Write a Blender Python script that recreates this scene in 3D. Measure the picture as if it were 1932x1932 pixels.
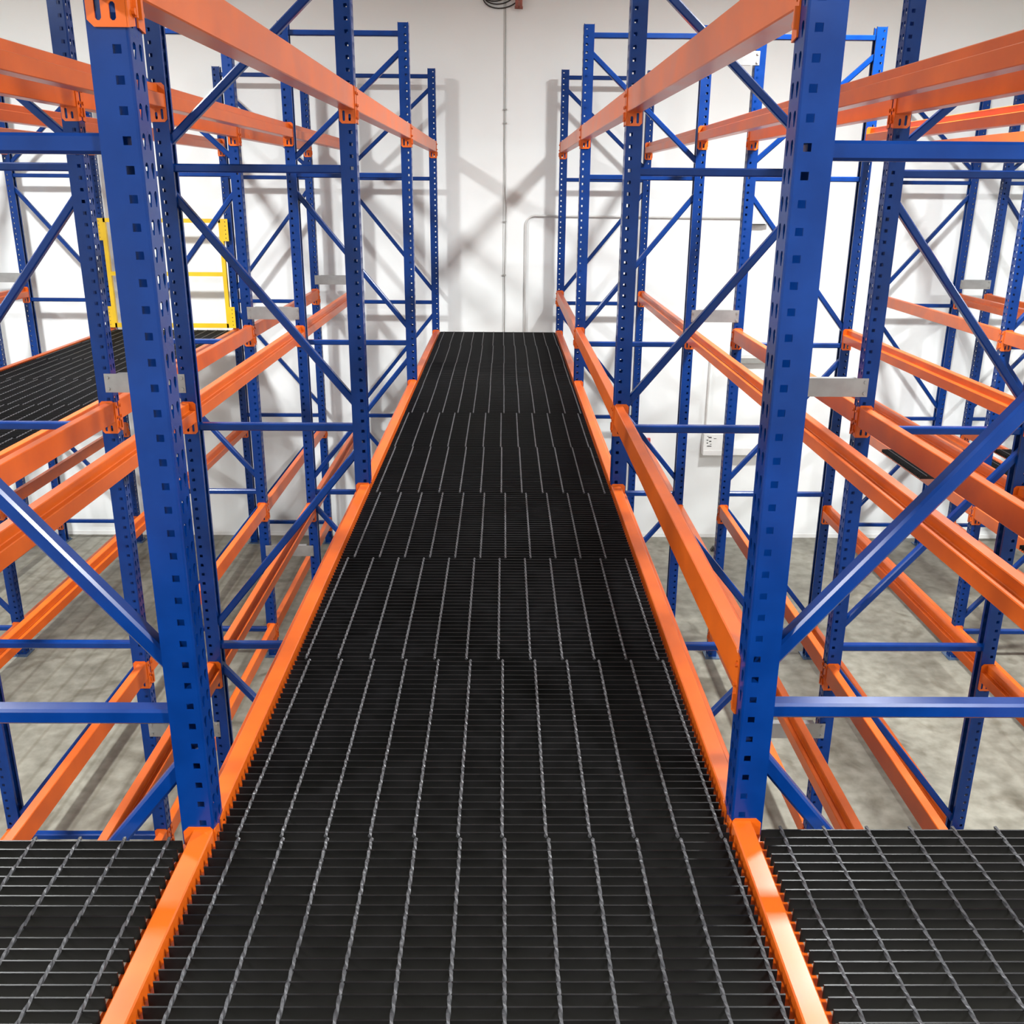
import bpy, math, random
from mathutils import Vector, Matrix
from mathutils.geometry import tessellate_polygon

for o in list(bpy.data.objects): bpy.data.objects.remove(o)
scene = bpy.context.scene
COL = scene.collection
random.seed(4)

# ------------------------------------------------------------------ camera, world, exposure, lamps' strength
H = 3.895                                   # eye height above the floor
F_PX, PITCH, YAW, ROLL = 1826.19, 0.3241, -0.0102, 0.0081
cam = bpy.data.objects.new('camera', bpy.data.cameras.new('camera')); COL.objects.link(cam)
cam.data.sensor_width = 36; cam.data.lens = F_PX / 1932 * 36
cam.data.clip_start = 0.05; cam.data.clip_end = 200
_r = Vector((math.cos(YAW), math.sin(YAW), 0)); _h = Vector((-math.sin(YAW), math.cos(YAW), 0)); _z = Vector((0, 0, 1))
_F = _h * math.cos(PITCH) - _z * math.sin(PITCH); _U = _h * math.sin(PITCH) + _z * math.cos(PITCH)
_c, _s = math.cos(ROLL), math.sin(ROLL)
CR = _c * _r + _s * _U; CU = -_s * _r + _c * _U
m = Matrix.Identity(4)
for i in range(3): m[i][0] = CR[i]; m[i][1] = CU[i]; m[i][2] = -_F[i]; m[i][3] = (0, 0, H)[i]
cam.matrix_world = m
scene.camera = cam
scene.view_settings.view_transform = 'Standard'; scene.view_settings.look = 'None'
scene.view_settings.gamma = 1; scene.view_settings.use_curve_mapping = False
scene.view_settings.exposure = 0.20
w = bpy.data.worlds.new('world'); scene.world = w; w.use_nodes = True
w.node_tree.nodes['Background'].inputs[0].default_value = (0.8, 0.85, 0.9, 1)
w.node_tree.nodes['Background'].inputs[1].default_value = 0.15
LAMP_W = 480
LAMP_COL = (0.95, 0.98, 0.985)
LAMP_Z = H + 2.55
LAMPS = [(x, y) for y in (6.3, -0.9, -8.0) for x in (-11.4, -4.3, 2.8, 9.9)]

def project(p):
    v = Vector(p) - Vector((0, 0, H)); d = v.dot(_F)
    if d < 0.2: return None
    return 966 + F_PX * v.dot(CR) / d, 966 - F_PX * v.dot(CU) / d
def seen(pts, mg=190):
    for p in pts:
        q = project(p)
        if q and -mg < q[0] < 1932 + mg and -mg < q[1] < 1932 + mg: return True
    return False

# ------------------------------------------------------------------ materials
def new_mat(name, col, rough=0.4, metal=0.0, spec=0.5, coat=0.0):
    mt = bpy.data.materials.new(name); mt.use_nodes = True
    b = mt.node_tree.nodes['Principled BSDF']
    b.inputs['Base Color'].default_value = (*col, 1); b.inputs['Roughness'].default_value = rough
    b.inputs['Metallic'].default_value = metal; b.inputs['Specular IOR Level'].default_value = spec
    b.inputs['Coat Weight'].default_value = coat; b.inputs['Coat Roughness'].default_value = 0.12
    return mt
def nodes(mt): return mt.node_tree.nodes, mt.node_tree.links, mt.node_tree.nodes['Principled BSDF']
def noise_mix(mt, ca, cb, scale, detail=4, lo=.35, hi=.65, stretch=(1, 1, 1), rough=None, bump=0):
    n, l, b = nodes(mt)
    tc = n.new('ShaderNodeTexCoord'); mp = n.new('ShaderNodeMapping'); mp.inputs['Scale'].default_value = stretch
    nz = n.new('ShaderNodeTexNoise'); nz.inputs['Scale'].default_value = scale; nz.inputs['Detail'].default_value = detail
    rp = n.new('ShaderNodeValToRGB'); rp.color_ramp.elements[0].position = lo; rp.color_ramp.elements[1].position = hi
    rp.color_ramp.elements[0].color = (*ca, 1); rp.color_ramp.elements[1].color = (*cb, 1)
    l.new(tc.outputs['Object'], mp.inputs[0]); l.new(mp.outputs[0], nz.inputs['Vector']); l.new(nz.outputs['Fac'], rp.inputs[0])
    l.new(rp.outputs[0], b.inputs['Base Color'])
    if rough:
        mr = n.new('ShaderNodeMapRange'); mr.inputs['To Min'].default_value = rough[0]; mr.inputs['To Max'].default_value = rough[1]
        l.new(nz.outputs['Fac'], mr.inputs[0]); l.new(mr.outputs[0], b.inputs['Roughness'])
    if bump:
        bp = n.new('ShaderNodeBump'); bp.inputs['Strength'].default_value = bump; bp.inputs['Distance'].default_value = .002
        l.new(nz.outputs['Fac'], bp.inputs['Height']); l.new(bp.outputs[0], b.inputs['Normal'])
    return rp
BLUE = new_mat('blue_paint', (.002, .043, .26), .3, spec=.26, coat=.0); noise_mix(BLUE, (.0004, .022, .135), (.0008, .028, .165), 9, rough=(.19, .28))
ORANGE = new_mat('orange_paint', (.80, .125, .012), .33, spec=.4, coat=.08); noise_mix(ORANGE, (.50, .082, .004), (.62, .108, .006), 5, rough=(.26, .42))
BLACK = new_mat('black_paint', (.005, .005, .005), .38, spec=.26); noise_mix(BLACK, (.003, .0028, .003), (.006, .0055, .006), 14, rough=(.3, .5))
ROD = new_mat('worn_black_rod', (.10, .10, .105), .42, .3); noise_mix(ROD, (.04, .04, .043), (.085, .085, .09), 40)
GALV = new_mat('galvanised_steel', (.46, .45, .43), .38, .65); noise_mix(GALV, (.26, .262, .262), (.31, .312, .31), 12, rough=(.3, .5))
PLATE = new_mat('blue_grey_plate', (.12, .2, .34), .3, .5); noise_mix(PLATE, (.06, .11, .2), (.11, .16, .25), 20)
YELLOW = new_mat('yellow_paint', (.86, .50, .012), .4); noise_mix(YELLOW, (.66, .42, .008), (.72, .47, .012), 6)
WHITEP = new_mat('white_enamel', (.74, .74, .72), .4); noise_mix(WHITEP, (.7, .7, .68), (.78, .78, .76), 5)
GREYP = new_mat('grey_conduit', (.36, .36, .34), .45, .3); noise_mix(GREYP, (.32, .32, .3), (.4, .4, .38), 9)
DARK = new_mat('dark_cable', (.02, .017, .016), .45); noise_mix(DARK, (.015, .013, .012), (.035, .03, .028), 12)
RED = new_mat('red_enamel', (.42, .018, .02), .3); noise_mix(RED, (.36, .015, .018), (.48, .022, .024), 8)
RUST = new_mat('copper_brown', (.28, .075, .05), .45); noise_mix(RUST, (.22, .06, .04), (.36, .1, .07), 12)
WALL = new_mat('painted_concrete_wall', (.80, .795, .78), .6); noise_mix(WALL, (.77, .785, .775), (.82, .835, .825), .8, detail=6, lo=.3, hi=.7, bump=.15)
CEIL = new_mat('ceiling_deck', (.6, .6, .58), .6); noise_mix(CEIL, (.72, .73, .72), (.78, .79, .78), 2)
LAMPHOUSE = new_mat('lamp_housing', (.7, .7, .7), .4); noise_mix(LAMPHOUSE, (.66, .66, .66), (.74, .74, .74), 4)
LENS = bpy.data.materials.new('lit_lens'); LENS.use_nodes = True
b_ = LENS.node_tree.nodes['Principled BSDF']; b_.inputs['Emission Color'].default_value = (*LAMP_COL, 1); b_.inputs['Emission Strength'].default_value = 8

FLOOR = new_mat('concrete_floor', (.42, .39, .32), .5)
n, l, b = nodes(FLOOR)
tc = n.new('ShaderNodeTexCoord')
def nz(scale, detail, stretch=(1, 1, 1), dist=0):
    mp = n.new('ShaderNodeMapping'); mp.inputs['Scale'].default_value = stretch
    t = n.new('ShaderNodeTexNoise'); t.inputs['Scale'].default_value = scale; t.inputs['Detail'].default_value = detail; t.inputs['Distortion'].default_value = dist
    l.new(tc.outputs['Object'], mp.inputs[0]); l.new(mp.outputs[0], t.inputs['Vector']); return t
def ramp(src, a, ca, bb, cb):
    r = n.new('ShaderNodeValToRGB'); e = r.color_ramp.elements; e[0].position = a; e[1].position = bb; e[0].color = (*ca, 1); e[1].color = (*cb, 1)
    l.new(src, r.inputs[0]); return r
def mix(kind, fac, a, c):
    x = n.new('ShaderNodeMix'); x.data_type = 'RGBA'; x.blend_type = kind
    if isinstance(fac, float): x.inputs[0].default_value = fac
    else: l.new(fac, x.inputs[0])
    l.new(a, x.inputs[6]); l.new(c, x.inputs[7]); return x.outputs[2]
base = ramp(nz(1.1, 8, dist=.6).outputs['Fac'], .3, (.165, .157, .127), .7, (.26, .25, .205))
fine = ramp(nz(9, 10).outputs['Fac'], .3, (.62, .60, .56), .68, (1.08, 1.08, 1.08))
stn = ramp(nz(2.6, 9, (1, .8, 1), 1.2).outputs['Fac'], .56, (1, 1, 1), .70, (.48, .44, .38))
wv = n.new('ShaderNodeTexWave'); wv.inputs['Scale'].default_value = 1.15; wv.inputs['Distortion'].default_value = 2.2; wv.inputs['Detail'].default_value = 3; wv.inputs['Detail Scale'].default_value = .6
mpw = n.new('ShaderNodeMapping'); mpw.inputs['Scale'].default_value = (1.6, .1, 1); l.new(tc.outputs['Object'], mpw.inputs[0]); l.new(mpw.outputs[0], wv.inputs['Vector'])
lines = ramp(wv.outputs['Fac'], .0, (.72, .69, .64), .12, (1, 1, 1))
sx = n.new('ShaderNodeSeparateXYZ'); l.new(tc.outputs['Object'], sx.inputs[0])
mrx = n.new('ShaderNodeMapRange'); mrx.inputs['From Min'].default_value = -1.2; mrx.inputs['From Max'].default_value = -2.4; mrx.inputs['To Min'].default_value = 0; mrx.inputs['To Max'].default_value = .8
l.new(sx.outputs[0], mrx.inputs[0])
c1 = mix('MULTIPLY', 1.0, base.outputs[0], fine.outputs[0]); c2 = mix('MULTIPLY', .8, c1, stn.outputs[0]); c3 = mix('MULTIPLY', mrx.outputs[0], c2, lines.outputs[0])
l.new(c3, b.inputs['Base Color'])

# ------------------------------------------------------------------ mesh helpers
class MB:
    def __init__(s): s.v = []; s.f = []
    def add(s, vs, fs):
        k = len(s.v); s.v += [tuple(v) for v in vs]; s.f += [tuple(i + k for i in f) for f in fs]; return s
    def box(s, x0, x1, y0, y1, z0, z1, M=None, ch=0.0):
        if ch:
            cx, cy, cz = (x0 + x1) / 2, (y0 + y1) / 2, (z0 + z1) / 2
            # box chamfered along its x-running edges
            a, bb = (y1 - y0) / 2, (z1 - z0) / 2
            prof = [(-a + ch, -bb), (a - ch, -bb), (a, -bb + ch), (a, bb - ch), (a - ch, bb), (-a + ch, bb), (-a, bb - ch), (-a, -bb + ch)]
            vs = [(x0, cy + p, cz + q) for p, q in prof] + [(x1, cy + p, cz + q) for p, q in prof]
            fs = [tuple(range(7, -1, -1)), tuple(range(8, 16))] + [(i, (i + 1) % 8, 8 + (i + 1) % 8, 8 + i) for i in range(8)]
        else:
            vs = [(x, y, z) for x in (x0, x1) for y in (y0, y1) for z in (z0, z1)]
            fs = [(0, 1, 3, 2), (4, 6, 7, 5), (0, 4, 5, 1), (2, 3, 7, 6), (0, 2, 6, 4), (1, 5, 7, 3)]
        if M is not None: vs = [M @ Vector(v) for v in vs]
        return s.add(vs, fs)
    def prism(s, prof, fn, t0, t1):           # prof: closed 2-D outline, fn(a, b, t) -> point
        k = len(prof)
        vs = [fn(a, c, t0) for a, c in prof] + [fn(a, c, t1) for a, c in prof]
        fs = [(i, (i + 1) % k, k + (i + 1) % k, k + i) for i in range(k)]
        base = len(s.v); s.add(vs, fs)
        for tri in tessellate_polygon([[Vector((a, c, 0)) for a, c in prof]]):
            s.f.append(tuple(base + i for i in tri)); s.f.append(tuple(base + k + i for i in tri))
        return s
    def sheet(s, loops, fn, th):              # loops: outline then holes; fn(a, b, depth) -> point
        pts = [p for L in loops for p in L]; k = len(pts)
        base = len(s.v); s.add([fn(a, c, 0) for a, c in pts] + [fn(a, c, th) for a, c in pts], [])
        for tri in tessellate_polygon([[Vector((a, c, 0)) for a, c in L] for L in loops]):
            s.f.append(tuple(base + i for i in tri)); s.f.append(tuple(base + k + i for i in tri))
        o = 0
        for L in loops:
            q = len(L)
            for i in range(q):
                a, c = base + o + i, base + o + (i + 1) % q
                s.f.append((a, c, c + k, a + k))
            o += q
        return s
    def tube(s, pts, r, seg=8, cap=True):
        pts = [Vector(p) for p in pts]; rings = []
        up = None
        for i, p in enumerate(pts):
            t = (pts[min(i + 1, len(pts) - 1)] - pts[max(i - 1, 0)]).normalized()
            if up is None:
                up = t.orthogonal().normalized()
            up = (up - t * up.dot(t)).normalized(); sd = t.cross(up)
            rings.append([p + r * (math.cos(2 * math.pi * j / seg) * up + math.sin(2 * math.pi * j / seg) * sd) for j in range(seg)])
        base = len(s.v)
        s.add([v for R in rings for v in R], [])
        for i in range(len(rings) - 1):
            for j in range(seg):
                a = base + i * seg + j; c = base + i * seg + (j + 1) % seg
                s.f.append((a, c, c + seg, a + seg))
        if cap:
            s.f.append(tuple(base + j for j in range(seg))); s.f.append(tuple(base + (len(rings) - 1) * seg + j for j in range(seg)))
        return s
    def mesh(s, name, mat, smooth=False):
        me = bpy.data.meshes.new(name); me.from_pydata(s.v, [], s.f); me.update()
        import bmesh
        bm = bmesh.new(); bm.from_mesh(me); bmesh.ops.recalc_face_normals(bm, faces=bm.faces); bm.to_mesh(me); bm.free()
        me.materials.append(mat)
        if smooth: me.polygons.foreach_set('use_smooth', [True] * len(me.polygons))
        return me
def obj(name, me, parent=None, loc=(0, 0, 0)):
    o = bpy.data.objects.new(name, me); COL.objects.link(o); o.location = loc
    if parent: o.parent = parent
    return o
def tag(o, label, cat, group=None, kind=None):
    if label: o['label'] = label
    if cat: o['category'] = cat
    if group: o['group'] = group
    if kind: o['kind'] = kind
    return o
def thing(name, label, cat, loc, group=None):
    return tag(obj(name, None, None, loc), label, cat, group)
def struct(name, me, loc=(0, 0, 0)): o = obj(name, me, None, loc); o['kind'] = 'structure'; return o

# ------------------------------------------------------------------ room
XL, XR, YB, YW, ZC = -14.0, 14.0, -12.0, 10.70, H + 3.6
struct('floor', MB().box(XL, XR, YB, YW, -.12, 0).mesh('floor', FLOOR))
struct('wall_back', MB().box(XL, XR, YW, YW + .2, -.12, ZC).mesh('wall_back', WALL))
struct('wall_front', MB().box(XL, XR, YB - .2, YB, -.12, ZC).mesh('wall_front', WALL))
struct('wall_left', MB().box(XL - .2, XL, YB - .2, YW + .2, -.12, ZC).mesh('wall_left', WALL))
struct('wall_right', MB().box(XR, XR + .2, YB - .2, YW + .2, -.12, ZC).mesh('wall_right', WALL))
cm = MB().box(XL - .2, XR + .2, YB - .2, YW + .2, ZC, ZC + .15)
x = XL
while x < XR:
    cm.box(x, x + .07, YB, YW, ZC - .04, ZC); x += .3
struct('ceiling', cm.mesh('ceiling', CEIL))
JOINT = new_mat('joint_sealant', (.42, .42, .40), .7); noise_mix(JOINT, (.38, .38, .36), (.46, .46, .44), 6)
struct('trim_1', MB().box(-.013, -.007, YW - .003, YW, 0, ZC).mesh('trim_1', JOINT))
JOINT2 = new_mat('painted_joint', (.66, .65, .64), .7); noise_mix(JOINT2, (.64, .63, .62), (.68, .67, .66), 6)
struct('trim_2', MB().box(4.14, 4.152, YW - .003, YW, 0, ZC).mesh('trim_2', JOINT2))
struct('baseboard_back', MB().box(XL, XR, YW - .004, YW, 0, .045).mesh('baseboard_back', WHITEP))

# ------------------------------------------------------------------ high bay lamps
lamp_house = MB().box(-.3, .3, -.3, .3, .03, .11)
for i in range(9): lamp_house.box(-.26 + i * .06, -.24 + i * .06, -.28, .28, .11, .15)
lamp_house = lamp_house.mesh('lamp_housing', LAMPHOUSE); lamp_lens = MB().box(-.27, .27, -.27, .27, .015, .03).mesh('lamp_lens', LENS)
rodm = MB()
for sx_ in (-.25, .25): rodm.tube([(sx_, 0, .15), (sx_ * .2, 0, .8), (sx_ * .2, 0, ZC - LAMP_Z)], .004, 6)
rodm = rodm.mesh('lamp_hanger', GREYP)
for x, y in LAMPS:
    t = thing('high_bay_lamp', 'square white ceiling lamp, %s, %s' % ({6.3: 'row nearest the back wall', -.9: 'middle row', -8.0: 'row farthest from the back wall'}[y], {-11.4: 'leftmost', -4.3: 'second from left', 2.8: 'second from right', 9.9: 'rightmost'}[x]), 'lamp', (x, y, LAMP_Z), 'ceiling lamps')
    obj('housing', lamp_house, t); obj('lens', lamp_lens, t); obj('hanger', rodm, t)
    L = bpy.data.lights.new('lamp_light', 'AREA'); L.shape = 'SQUARE'; L.size = .5; L.spread = math.radians(163); L.energy = LAMP_W; L.color = LAMP_COL
    lo = bpy.data.objects.new('lamp_light', L); COL.objects.link(lo); lo.parent = t; lo.location = (0, 0, .008)

# ------------------------------------------------------------------ upright frames
W = .0762; PH = .0525; TOP = H + 1.104
def octo(cx, cy, rx, ry):
    return [(cx + rx * a, cy + ry * c) for a, c in ((-1, -.4), (-.4, -1), (.4, -1), (1, -.4), (1, .4), (.4, 1), (-.4, 1), (-1, .4))]
def rect(x0, x1, y0, y1): return [(x0, y0), (x1, y0), (x1, y1), (x0, y1)]
def tear(cx, cy):
    return [(cx + a, cy + c) for a, c in ((-.003, -.015), (.003, -.015), (.005, -.006), (.008, .004), (.0075, .010), (.003, .0145), (-.003, .0145), (-.0075, .010), (-.008, .004), (-.005, -.006))]
def post_mesh(s):
    """C-section post, front face at local x=0 facing +s, body towards -s; y 0..W; z 0..TOP"""
    m = MB(); th = .0026; r = .005
    nP = int((TOP - .012) / PH); z0 = .008
    for k in range(nP + 1):
        a = z0 + k * PH; e = min(PH, TOP - a)
        if e <= .002: continue
        full = e > PH - .001
        # side faces (square holes .022 behind the front)
        sideloops = [rect(r, W, 0, e)] + ([rect(.0165, .0325, PH / 2 - .0078, PH / 2 + .0078)] if full else [])
        m.sheet(sideloops, lambda u, z, d, a=a: (-s * u, d, a + z), th)
        m.sheet(sideloops, lambda u, z, d, a=a: (-s * u, W - d, a + z), th)
        frontloops = [rect(r, W - r, 0, e)] + ([tear(.022, PH / 2), tear(W - .022, PH / 2)] if full else [])
        m.sheet(frontloops, lambda v, z, d, a=a: (-s * d, v, a + z), th)
    for y, sg in ((0, 1), (W, -1)):      # bent corners and rear lips
        prof = [(r, 0), (r * .3, r * .3), (0, r), (th, r), (r * .3 + th * .7, r * .3 + th * .7), (r, th)]
        m.prism(prof, lambda u, v, t, y=y, sg=sg: (-s * u, y + sg * v, t), z0, TOP)
        m.prism([(W - th, th), (W, th), (W, .018), (W - th, .018)], lambda u, v, t, y=y, sg=sg: (-s * u, y + sg * v, t), z0, TOP)
    return m.mesh('post', BLUE)
POST = {1: post_mesh(1), -1: post_mesh(-1)}
D = .932                                 # frame depth, outside to outside
HB = [H + 1.031, H + .072, H - 1.170, H - 2.403, H - 3.652]
hbm = MB().box(-D / 2 + .03, D / 2 - .03, -.022, .022, -.019, .019, ch=.006).mesh('horizontal_brace', BLUE)
def diag_mesh(xa, za, xb, zb):
    d = Vector((xb - xa, 0, zb - za)); L = d.length; ang = math.atan2(d.z, d.x)
    M = Matrix.Translation(((xa + xb) / 2, 0, (za + zb) / 2)) @ Matrix.Rotation(-ang, 4, 'Y')
    return MB().box(-L / 2, L / 2, -.0205, .0205, -.0185, .0185, M, ch=.006).mesh('diagonal_brace', BLUE)
DIAG = {}
for d in (1, -1):                        # d=1: spacer side at -x
    L = []; xs = D / 2 - .028
    for k in range(4):
        zt, zb = HB[k] - .085, HB[k + 1] + .085
        back, front = -d * xs, d * xs
        L.append(diag_mesh(back, zb, front, zt) if k % 2 == 0 else diag_mesh(front, zb, back, zt))
    DIAG[d] = L
pm = MB().box(-.062, .062, -.075, .075, 0, .008)
for px_, py_ in ((-.042, -.056), (.042, .056)):
    pm.prism([(px_ + .011 * math.cos(q * math.pi / 3), py_ + .011 * math.sin(q * math.pi / 3)) for q in range(6)], lambda a, c, t: (a, c, t), .008, .02)
    pm.tube([(px_, py_, .02), (px_, py_, .035)], .005, 6)
PLATEM = pm.mesh('base_plate', PLATE)

Y1L, Y1R, Y2, Y3, Y4 = 1.9591, 1.9961, 4.797, 7.618, 10.439
ROWS = {  # name: (x0, spacer side sign d, phrase)
    'LLL': (-6.322, -1, 'fourth rack row left of the central walkway'),
    'LL': (-5.072, 1, 'third rack row left of the central walkway'),
    'LO': (-2.887, -1, 'second rack row left of the central walkway'),
    'LI': (-1.619, 1, 'first rack row left of the central walkway'),
    'RI': (.562, -1, 'first rack row right of the central walkway'),
    'RO': (1.80, 1, 'second rack row right of the central walkway'),
    'RR': (3.93, -1, 'third rack row right of the central walkway'),
    'RRR': (5.12, 1, 'fourth rack row right of the central walkway')}
ROWPOS = {0: 'behind the camera', 1: 'nearest the camera', 2: 'second from camera', 3: 'third from camera', 4: 'against the back wall'}
def ypos(row, k):
    return {0: (Y1L if row[0] == 'L' else Y1R) - 2.82, 1: Y1L if row[0] == 'L' else Y1R, 2: Y2, 3: Y3, 4: Y4}[k]
FRAMES = set()
def frame(row, k, need=False):
    x0, d, ph = ROWS[row]; y = ypos(row, k)
    if k and not need and not seen([(x0 + a, y, z) for a in (0, D / 2, D) for z in (.0, .6, 1.2, 2, 3, 4, TOP)]): return
    FRAMES.add((row, k))
    t = thing('upright_frame', 'blue upright frame, %s, %s' % (ph.replace(' of the central', ' of central'), ROWPOS[k]), 'rack frame', (x0 + D / 2, y + W / 2, 0), 'blue rack upright frames')
    for s in (1, -1):
        obj('post', POST[s], t, (s * D / 2, -W / 2, 0))
        obj('base_plate', PLATEM, t, (s * (D / 2 - W / 2), 0, 0))
    for z in HB: obj('horizontal_brace', hbm, t, (0, 0, z))
    for me in DIAG[d]: obj('diagonal_brace', me, t)
for row in ROWS:
    for k in (1, 2, 3, 4):
        if (row, k) != ('RO', 4): frame(row, k)
for row in ('LI', 'RI'): frame(row, 0)

# ------------------------------------------------------------------ beams
BP_STEP = [(0, -.003), (.003, 0), (.039, 0), (.042, -.003), (.042, -.037), (.045, -.040), (.067, -.040), (.070, -.043), (.070, -.097), (.067, -.100), (.003, -.100), (0, -.097)]
BP_DECK = [(-.024, -.043), (-.021, -.040), (-.001, -.040), (0, -.037), (0, -.003), (.003, 0), (.045, 0), (.048, -.003), (.048, -.037), (.051, -.040), (.073, -.040), (.076, -.043), (.076, -.097), (.073, -.100), (-.021, -.100), (-.024, -.097)]
_cache = {}
STUD_Z = (-.028, -.079, -.131)
STUD = {s: MB().tube([(s * .0042, 0, 0), (s * .0105, 0, 0)], .0065, 8).mesh('lock_stud', ORANGE) for s in (1, -1)}
def tube_mesh(s, L, deck):
    k = ('t', s, round(L, 4), deck)
    if k not in _cache:
        _cache[k] = MB().prism(BP_DECK if deck else BP_STEP, lambda u, z, t: (-s * u, t, z), -L / 2, L / 2).mesh('tube', ORANGE)
    return _cache[k]
def conn_mesh(s, e, studs):
    """connector at the beam's end e (+1 far, -1 near): plate in the x-z plane and a hooked leg on the post's front"""
    k = ('c', s, e, studs)
    if k in _cache: return _cache[k]
    m = MB(); zt, zb, th = .006, -.160, .0036
    out = [(0, zt - .01), (.008, zt), (.06, zt), (.072, zt - .012), (.072, zb + .012), (.06, zb), (0, zb)]
    def slot(u, w_, z0, z1): return [(u - w_, z0 + w_ * .7), (u - w_ * .4, z0), (u + w_ * .4, z0), (u + w_, z0 + w_ * .7), (u + w_, z1 - w_ * .7), (u + w_ * .4, z1), (u - w_ * .4, z1), (u - w_, z1 - w_ * .7)]
    m.sheet([out, slot(.024, .0058, zb + .011, zb + .042), slot(.051, .0058, zb + .011, zb + .056)], lambda u, z, dd: (-s * u, e * dd, z), th)
    # leg on the front face, reaching over the post (local y 0 is the tube's end; the post lies beyond the plate)
    m.sheet([[(0, zt - .004), (.034, zt - .012), (.034, zb + .006), (0, zb)], octo(.018, -.025, .006, .006), octo(.018, -.085, .006, .006)], lambda v, z, dd: (s * (.0005 + dd), e * v, z), th)
    for z in STUD_Z if studs else ():
        m.tube([(s * .003, e * .022, z), (s * .0105, e * .022, z)], .0065, 8)
    m.box(*(sorted((s * .004, s * .0115))), *(sorted((e * .026, e * .033))), zb + .02, zb + .06)
    _cache[k] = m.mesh('end_connector', ORANGE); return _cache[k]
LEV = {'top': (H + .436 - .006, 'topmost'), 'mid': (H - 1.035 - .006, 'middle'), 'deck': (H - 1.461, 'deck-level'), 'low': (H - 2.487 - .006, 'lower'), 'floor': (H - 3.585, 'floor-level')}
BAYS = {0: 'foreground bay', 1: 'near bay', 2: 'middle bay', 3: 'far bay'}
def beam(row, side, lev, bay):
    """side 'l' or 'r' post of the row; bay k runs from frame k to frame k+1"""
    x0, d, ph = ROWS[row]; s = -1 if side == 'l' else 1
    if not ((row, bay) in FRAMES or (row, bay + 1) in FRAMES): return
    xf = x0 if side == 'l' else x0 + D
    ya, yb = ypos(row, bay) + W + .0045, ypos(row, bay + 1) - .0045
    z, ln = LEV[lev]
    if not seen([(xf, ya + (yb - ya) * q / 12, z) for q in range(13)], 130 if bay else 900): return
    t = thing('rack_crossbar', '%s orange beam, %s side of %s, %s' % (ln, 'left' if side == 'l' else 'right', ph.replace(' of the central', ' of'), BAYS[bay]), 'rack crossbar', (xf, (ya + yb) / 2, z), 'orange rack beams')
    for k in (bay, bay + 1):
        if (row, k) not in FRAMES: frame(row, k, True)
    L = yb - ya
    obj('tube', tube_mesh(s, L, lev == 'deck'), t)
    for e in (-1, 1):
        c = obj('end_connector', conn_mesh(s, e, bay == 3), t, (0, e * L / 2, 0))
        if bay != 3:
            for z_ in STUD_Z: obj('lock_stud', STUD[s], c, (0, e * .022, z_))
A3 = (1, 2, 3)
PLAN = [
    ('LI', 'r', 'top', (0, 1, 2, 3)), ('LI', 'r', 'deck', (0, 1, 2, 3)), ('LI', 'l', 'top', A3), ('LI', 'l', 'mid', A3), ('LI', 'l', 'low', A3), ('LI', 'l', 'floor', A3),
    ('LI', 'l', 'deck', (0,)),
    ('LO', 'r', 'top', A3), ('LO', 'r', 'mid', A3), ('LO', 'r', 'low', A3), ('LO', 'r', 'floor', A3), ('LO', 'l', 'top', A3), ('LO', 'l', 'deck', A3), ('LO', 'l', 'low', A3), ('LO', 'l', 'floor', A3),
    ('LL', 'r', 'top', A3), ('LL', 'r', 'deck', A3), ('LL', 'r', 'low', A3), ('LL', 'r', 'floor', A3), ('LL', 'l', 'top', A3), ('LL', 'l', 'mid', A3), ('LL', 'l', 'low', A3), ('LL', 'l', 'floor', A3),
    ('LLL', 'r', 'mid', A3), ('LLL', 'r', 'low', A3), ('LLL', 'r', 'top', A3),
    ('RI', 'l', 'top', A3), ('RI', 'l', 'mid', A3), ('RI', 'l', 'deck', (0, 1, 2, 3)), ('RI', 'r', 'top', A3), ('RI', 'r', 'mid', A3), ('RI', 'r', 'low', A3), ('RI', 'r', 'floor', A3),
    ('RI', 'r', 'deck', (0,)),
    ('RO', 'l', 'top', (1, 2)), ('RO', 'l', 'mid', (1, 2)), ('RO', 'l', 'low', (1, 2)), ('RO', 'l', 'floor', (1, 2)), ('RO', 'r', 'top', (1, 2)), ('RO', 'r', 'mid', (1, 2)), ('RO', 'r', 'deck', (1, 2)), ('RO', 'r', 'low', (1, 2)), ('RO', 'r', 'floor', (1, 2)),
    ('RR', 'l', 'top', A3), ('RR', 'l', 'mid', A3), ('RR', 'l', 'low', A3), ('RR', 'l', 'floor', A3), ('RR', 'r', 'top', A3), ('RR', 'r', 'mid', A3), ('RR', 'r', 'low', A3), ('RR', 'r', 'floor', A3),
    ('RRR', 'l', 'top', A3), ('RRR', 'l', 'mid', A3), ('RRR', 'l', 'low', A3), ('RRR', 'l', 'floor', A3),
]
for row, side, lev, bays in PLAN:
    for bay in bays: beam(row, side, lev, bay)

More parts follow.
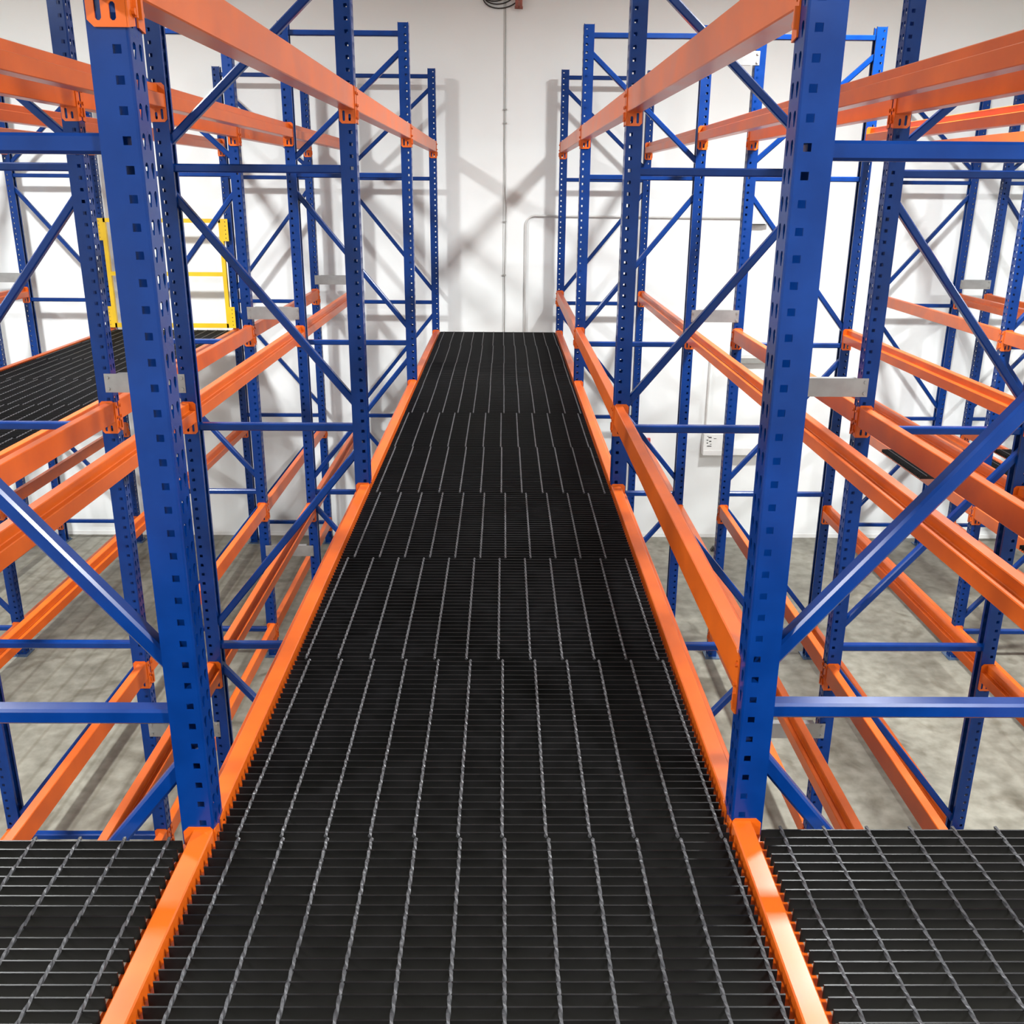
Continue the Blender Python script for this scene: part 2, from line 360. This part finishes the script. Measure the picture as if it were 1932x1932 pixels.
# ------------------------------------------------------------------ bar grating
BAR_H, BAR_T = .032, .0036
def twisted(L, w_=.0032):
    m = MB(); nseg = int(L / .008); rings = []
    for i in range(nseg + 1):
        y = -L / 2 + L * i / nseg; a = i * math.pi / 9
        rings.append([(w_ * math.sqrt(2) * math.cos(a + q * math.pi / 2), y, w_ * math.sqrt(2) * math.sin(a + q * math.pi / 2)) for q in range(4)])
    m.add([v for R in rings for v in R], [])
    for i in range(nseg):
        for q in range(4):
            m.f.append((i * 4 + q, i * 4 + (q + 1) % 4, i * 4 + 4 + (q + 1) % 4, i * 4 + 4 + q))
    m.f.append((0, 1, 2, 3)); m.f.append(tuple(nseg * 4 + q for q in range(4)))
    return m.mesh('cross_rod', ROD)
def grating(x0, x1, y0, y1, z, rod0, label, group, sp=.105, ragged=0.0):
    """bars along x, resting at z-BAR_H; rods along y pressed flush into the bars' tops"""
    L = y1 - y0; nb = max(2, round(L / .0305)); p = L / nb
    key = ('g', round(x1 - x0, 4), round(L, 4), ragged)
    if key not in _cache:
        m = MB(); xw = (x1 - x0) / 2
        for i in range(nb):
            y = -L / 2 + p * (i + .5)
            j = random.uniform(-ragged, ragged)
            m.box(-xw + j, xw + j, y - BAR_T / 2, y + BAR_T / 2, -BAR_H, 0)
        _cache[key] = m.mesh('bearing_bars', BLACK)
    t = thing('grating_panel', label, 'floor grating', ((x0 + x1) / 2, (y0 + y1) / 2, z), group)
    obj('bearing_bars', _cache[key], t)
    rk = ('r', round(L, 4))
    if rk not in _cache: _cache[rk] = twisted(L - .004)
    k0 = math.ceil((x0 + .015 - rod0) / sp); k = k0
    while rod0 + k * sp < x1 - .012:
        obj('cross_rod', _cache[rk], t, (rod0 + k * sp - (x0 + x1) / 2, 0, -.0015)); k += 1
ZD = H - 1.461 - .006
seams = [.12, 1.022, 1.937, 2.852, 3.765, 4.672, 5.580, 6.492, 7.48, 8.467, 9.454, 10.40]
rods = [.0, .008, .002, -.012, .012, -.008, -.014, .005, .003, .006, .0]
ordn = ['at camera\'s feet', 'at the bottom edge', 'second from bottom edge', 'third from bottom edge', 'fourth from bottom edge', 'fifth from bottom edge', 'sixth from bottom edge', 'fourth from far end', 'third from far end', 'second from far end', 'at the far end']
for i in range(len(seams) - 1):
    grating(-.6735, .5485, seams[i] + .002, seams[i + 1] - .002, ZD, rods[i], 'black bar grating panel of the central walkway, ' + ordn[i], 'central walkway grating panels')
for a, bb, nm in ((.14, 1.034, 'nearer the camera'), (1.038, 1.936, 'beside the nearest frame')):
    grating(-1.565, -.752, a, bb, ZD, -.785, 'black side grating left of the central walkway, ' + nm, 'side grating panels', ragged=.001)
for a, bb, nm in ((.18, 1.078, 'nearer the camera'), (1.082, 1.982, 'beside the nearest frame')):
    grating(.629, 1.44, a, bb, ZD, .677, 'black side grating right of the central walkway, ' + nm, 'side grating panels', ragged=.001)
ys = [4.80 + .933 * i for i in range(7)]
for i in range(6):
    grating(-4.1265, -2.9005, ys[i] + .002, ys[i + 1] - .002, ZD, -3.5 + .02 * (i % 3), 'black grating panel of the left gated walkway, ' + ['first', 'second', 'third', 'fourth', 'fifth', 'last'][i] + ' from the camera' if i < 5 else 'black grating panel of the left gated walkway, under the yellow gate', 'left walkway grating panels')
ZL = LEV['low'][0] + .002 + BAR_H
for (x0, y0, y1, nm) in ((3.79, 8.40, 9.36, 'far one on third rack row right'), (3.79, 5.70, 6.63, 'nearer one on third rack row right'), (4.93, 8.43, 9.385, 'on fourth rack row right')):
    grating(x0, x0 + .95, y0, y1, ZL, x0 + .06, 'small black grating panel on the lower shelf, ' + nm, 'shelf grating panels')

# ------------------------------------------------------------------ row spacers (galvanised channels between back-to-back rows)
def spacer(x0, x1, y, z, label):
    h = .047; th = .003
    m = MB()
    w2 = (x1 - x0) / 2
    m.sheet([rect(-w2, w2, -h, h), octo(-w2 + .016, .028, .0045, .0045), octo(-w2 + .016, -.028, .0045, .0045), octo(w2 - .016, .028, .0045, .0045), octo(w2 - .016, -.028, .0045, .0045)], lambda a, c, d: (a, d, c), th)
    m.box(-w2 + .06, w2 - .06, th, .04, h - th, h); m.box(-w2 + .06, w2 - .06, th, .04, -h, -h + th)
    key = ('s', round(w2, 4))
    if key not in _cache: _cache[key] = m.mesh('row_spacer', GALV)
    t = obj('row_spacer', _cache[key], None, ((x0 + x1) / 2, y - .0036, z)); tag(t, label, 'row spacer', 'galvanised row spacers')
    if 'bolt' not in _cache:
        _cache['bolt'] = MB().prism([(.009 * math.cos(q * math.pi / 3), .009 * math.sin(q * math.pi / 3)) for q in range(6)], lambda p_, q_, tt: (p_, -tt, q_), 0, .006).mesh('bolt', GALV)
    for a in (-w2 + .016, w2 - .016):
        for c in (-.028, .028): obj('bolt', _cache['bolt'], t, (a, 0, c))
GAPS = {'L1': (-1.987, -1.587, 'left pair of rows'), 'R1': (1.462, 1.832, 'right pair of rows'), 'R2': (4.83, 5.152, 'far right pair of rows'), 'L2': (-5.42, -5.04, 'far left pair of rows')}
zn = {'.89': (H + .89, 'high'), '-.94': (H - .943, 'mid-height'), '-2.91': (H - 2.912, 'low')}
for g, k, zk in (('L1', 2, '-.94'), ('L1', 2, '-2.91'), ('L1', 3, '-.94'), ('L1', 3, '-2.91'), ('L1', 4, '-.94'), ('R1', 2, '-.94'), ('R1', 2, '-2.91'), ('R1', 3, '-.94'), ('R1', 3, '.89'), ('R2', 4, '-.94'), ('L2', 4, '-.94')):
    x0, x1, nm = GAPS[g]; z, zname = zn[zk]
    spacer(x0, x1, ypos('L', k) if g[0] == 'L' else ypos('R', k), z, '%s grey steel spacer joining %s, at frames %s' % (zname, nm, ROWPOS[k]))

# ------------------------------------------------------------------ yellow gate at the end of the left walkway
gy = Y4 - .03; gz0, gz1 = H - 1.445, H - .335
t = thing('safety_gate', 'yellow steel tube gate closing the far end of the left walkway', 'gate', (-3.515, gy, gz0), None)
gh = gz1 - gz0
def gpart(name, x0, x1, z0, z1, y0=-.02, y1=.02): obj(name, MB().box(x0, x1, y0, y1, z0, z1).mesh(name, YELLOW), t)
gpart('top_rail', -.60, .60, gh - .04, gh); gpart('middle_rail', -.58, .58, gh * .5 - .02, gh * .5 + .02); gpart('bottom_rail', -.60, .60, 0, .045)
for sg in (-1, 1):
    gpart('side_post', *sorted((sg * .58, sg * .62)), 0, gh)
    for z0 in (0.0, gh - .22):
        m = MB(); xa, xb = sorted((sg * .62, sg * .675))
        m.sheet([rect(xa, xb, z0, z0 + .22)] + [octo((xa + xb) / 2, z0 + .03 + .04 * q, .005, .005) for q in range(5)], lambda a, c, d: (a, -.021 + d, c), .005)
        obj('mounting_bracket', m.mesh('mounting_bracket', YELLOW), t)

# ------------------------------------------------------------------ things on the back wall
def on_wall(name, label, cat, x, z, group=None): return thing(name, label, cat, (x, YW - .005, z), group)
# thin cable beside the wall joint
m = MB(); pts = [(.0, -.006, ZC - .05), (.004, -.006, H + 1.0), (.0, -.006, H + .4), (.012, -.006, H - .4), (.006, -.006, H - 1.0), (.012, -.006, .1)]
t = on_wall('wall_cable', 'thin grey cable running down the white wall behind the walkway', 'cable', .004, 0)
m.tube(pts, .004, 6); obj('cable', m.mesh('cable', GREYP), t)
for z in (H + .75, H + .62, H - .35, H - .9): obj('cable_clip', MB().box(-.02, .02, -.013, 0, z - .006, z + .006).mesh('cable_clip', GREYP), t)
# coil of cable with a fitting, at the top of the picture
m = MB()
for q, (r_, ox, oz, tl) in enumerate(((.19, 0, 0, .1), (.165, -.02, .02, .25), (.15, -.05, .035, -.1), (.13, -.07, .045, .15))):
    m.tube([(ox + r_ * 1.0 * math.cos(a_ * math.pi / 16), -.03 - .012 * q - .02 * math.sin(a_ * math.pi / 16 + tl), oz + r_ * .62 * math.sin(a_ * math.pi / 16) + .02 * math.cos(a_ * math.pi / 16)) for a_ in range(33)], .0065, 8, cap=False)
t = on_wall('cable_coil', 'coil of dark cable hanging high on the white back wall', 'cable', -.03, H + 1.795)
obj('coil', m.mesh('coil', DARK, True), t)
m = MB().box(.13, .165, -.07, -.03, -.12, .05); m.box(.17, .20, -.065, -.035, -.125, .05); m.tube([(.125, -.05, -.115), (.205, -.05, -.118)], .014, 8)
obj('plug', m.mesh('plug', RUST), t)
# bent conduit
m = MB(); r_ = .10; xc, zc = .23, H - .287
pts = [(xc, -.014, .2), (xc, -.014, zc - r_)] + [(xc + r_ - r_ * math.cos(a_ * math.pi / 16), -.014, zc - r_ + r_ * math.sin(a_ * math.pi / 16)) for a_ in range(1, 9)] + [(2.53, -.014, zc - .01)]
m.tube(pts, .0105, 8)
t = on_wall('wall_conduit', 'thin painted conduit bending across the white wall right of the walkway', 'conduit', 0, 0)
CONDP = new_mat('painted_conduit', (.60, .59, .57), .5); noise_mix(CONDP, (.56, .55, .53), (.64, .63, .61), 6)
obj('pipe', m.mesh('pipe', CONDP, True), t)
# small junction box at the conduit's end
t = on_wall('junction_box', 'small white box on the wall at the conduit\'s end', 'electrical box', 2.66, H - .30)
obj('box', MB().box(-.13, .13, -.09, 0, -.05, .055).mesh('box', WHITEP), t); obj('bracket', MB().box(-.11, .09, -.085, -.01, -.062, -.05).mesh('bracket', DARK), t)
t = on_wall('cable_tray', 'short pale cable tray on the wall behind the right frames', 'cable tray', 2.78, H - 1.79)
obj('tray', MB().box(-.33, .33, -.07, 0, -.035, .035).mesh('tray', GREYP), t); obj('tray_cover', MB().box(-.335, .335, -.075, -.06, .02, .04).mesh('tray_cover', WHITEP), t)
# panel box and wireway low on the wall
t = on_wall('electrical_box', 'white electrical box with a marked sticker and wireway, low on back wall', 'electrical box', 2.26, H - 2.86)
obj('box', MB().box(0, .25, -.13, 0, 0, .24).mesh('box', WHITEP), t)
obj('lower_cover', MB().box(.0, .24, -.137, -.13, .0, .055).mesh('lower_cover', WHITEP), t)
obj('wireway', MB().box(.25, .70, -.12, 0, .0, .075).mesh('wireway', WHITEP), t)
m = MB()
for (a, c, w_, h_) in ((.05, .20, .035, .012), (.03, .17, .02, .01), (.06, .155, .025, .012), (.035, .135, .014, .012), (.07, .125, .02, .006), (.11, .19, .03, .006), (.04, .10, .05, .010), (.035, .215, .015, .006)):
    m.box(a, a + w_, -.1318, -.1305, c, c + h_)
obj('sticker_marks', m.mesh('sticker_marks', DARK), t)
obj('riser_pipe', MB().tube([(.03, -.03, .24), (.03, -.03, 1.1)], .010, 8).mesh('riser_pipe', CONDP), t)
# red alarm
t = on_wall('fire_alarm', 'small red fire alarm pull box on the wall behind the right guard beam', 'fire alarm', 1.60, H - 2.79)
obj('body', MB().box(-.06, .07, -.06, 0, -.06, .1, ch=.015).mesh('body', RED), t); obj('handle', MB().box(-.03, .04, -.075, -.06, .0, .03).mesh('handle', WHITEP), t)
# scrap on the floor by the wall
m = MB()
for q in range(9):
    a = q * .7; m.box(-.06 + .014 * q, -.02 + .014 * q, -.03 + .02 * math.sin(a), .03 + .02 * math.sin(a), 0, .02 + .012 * (q % 3))
tag(obj('scrap_strap', m.mesh('scrap_strap', DARK), None, (2.42, 10.25, 0)), 'small dark scrap lying on the floor near the back wall', 'scrap')
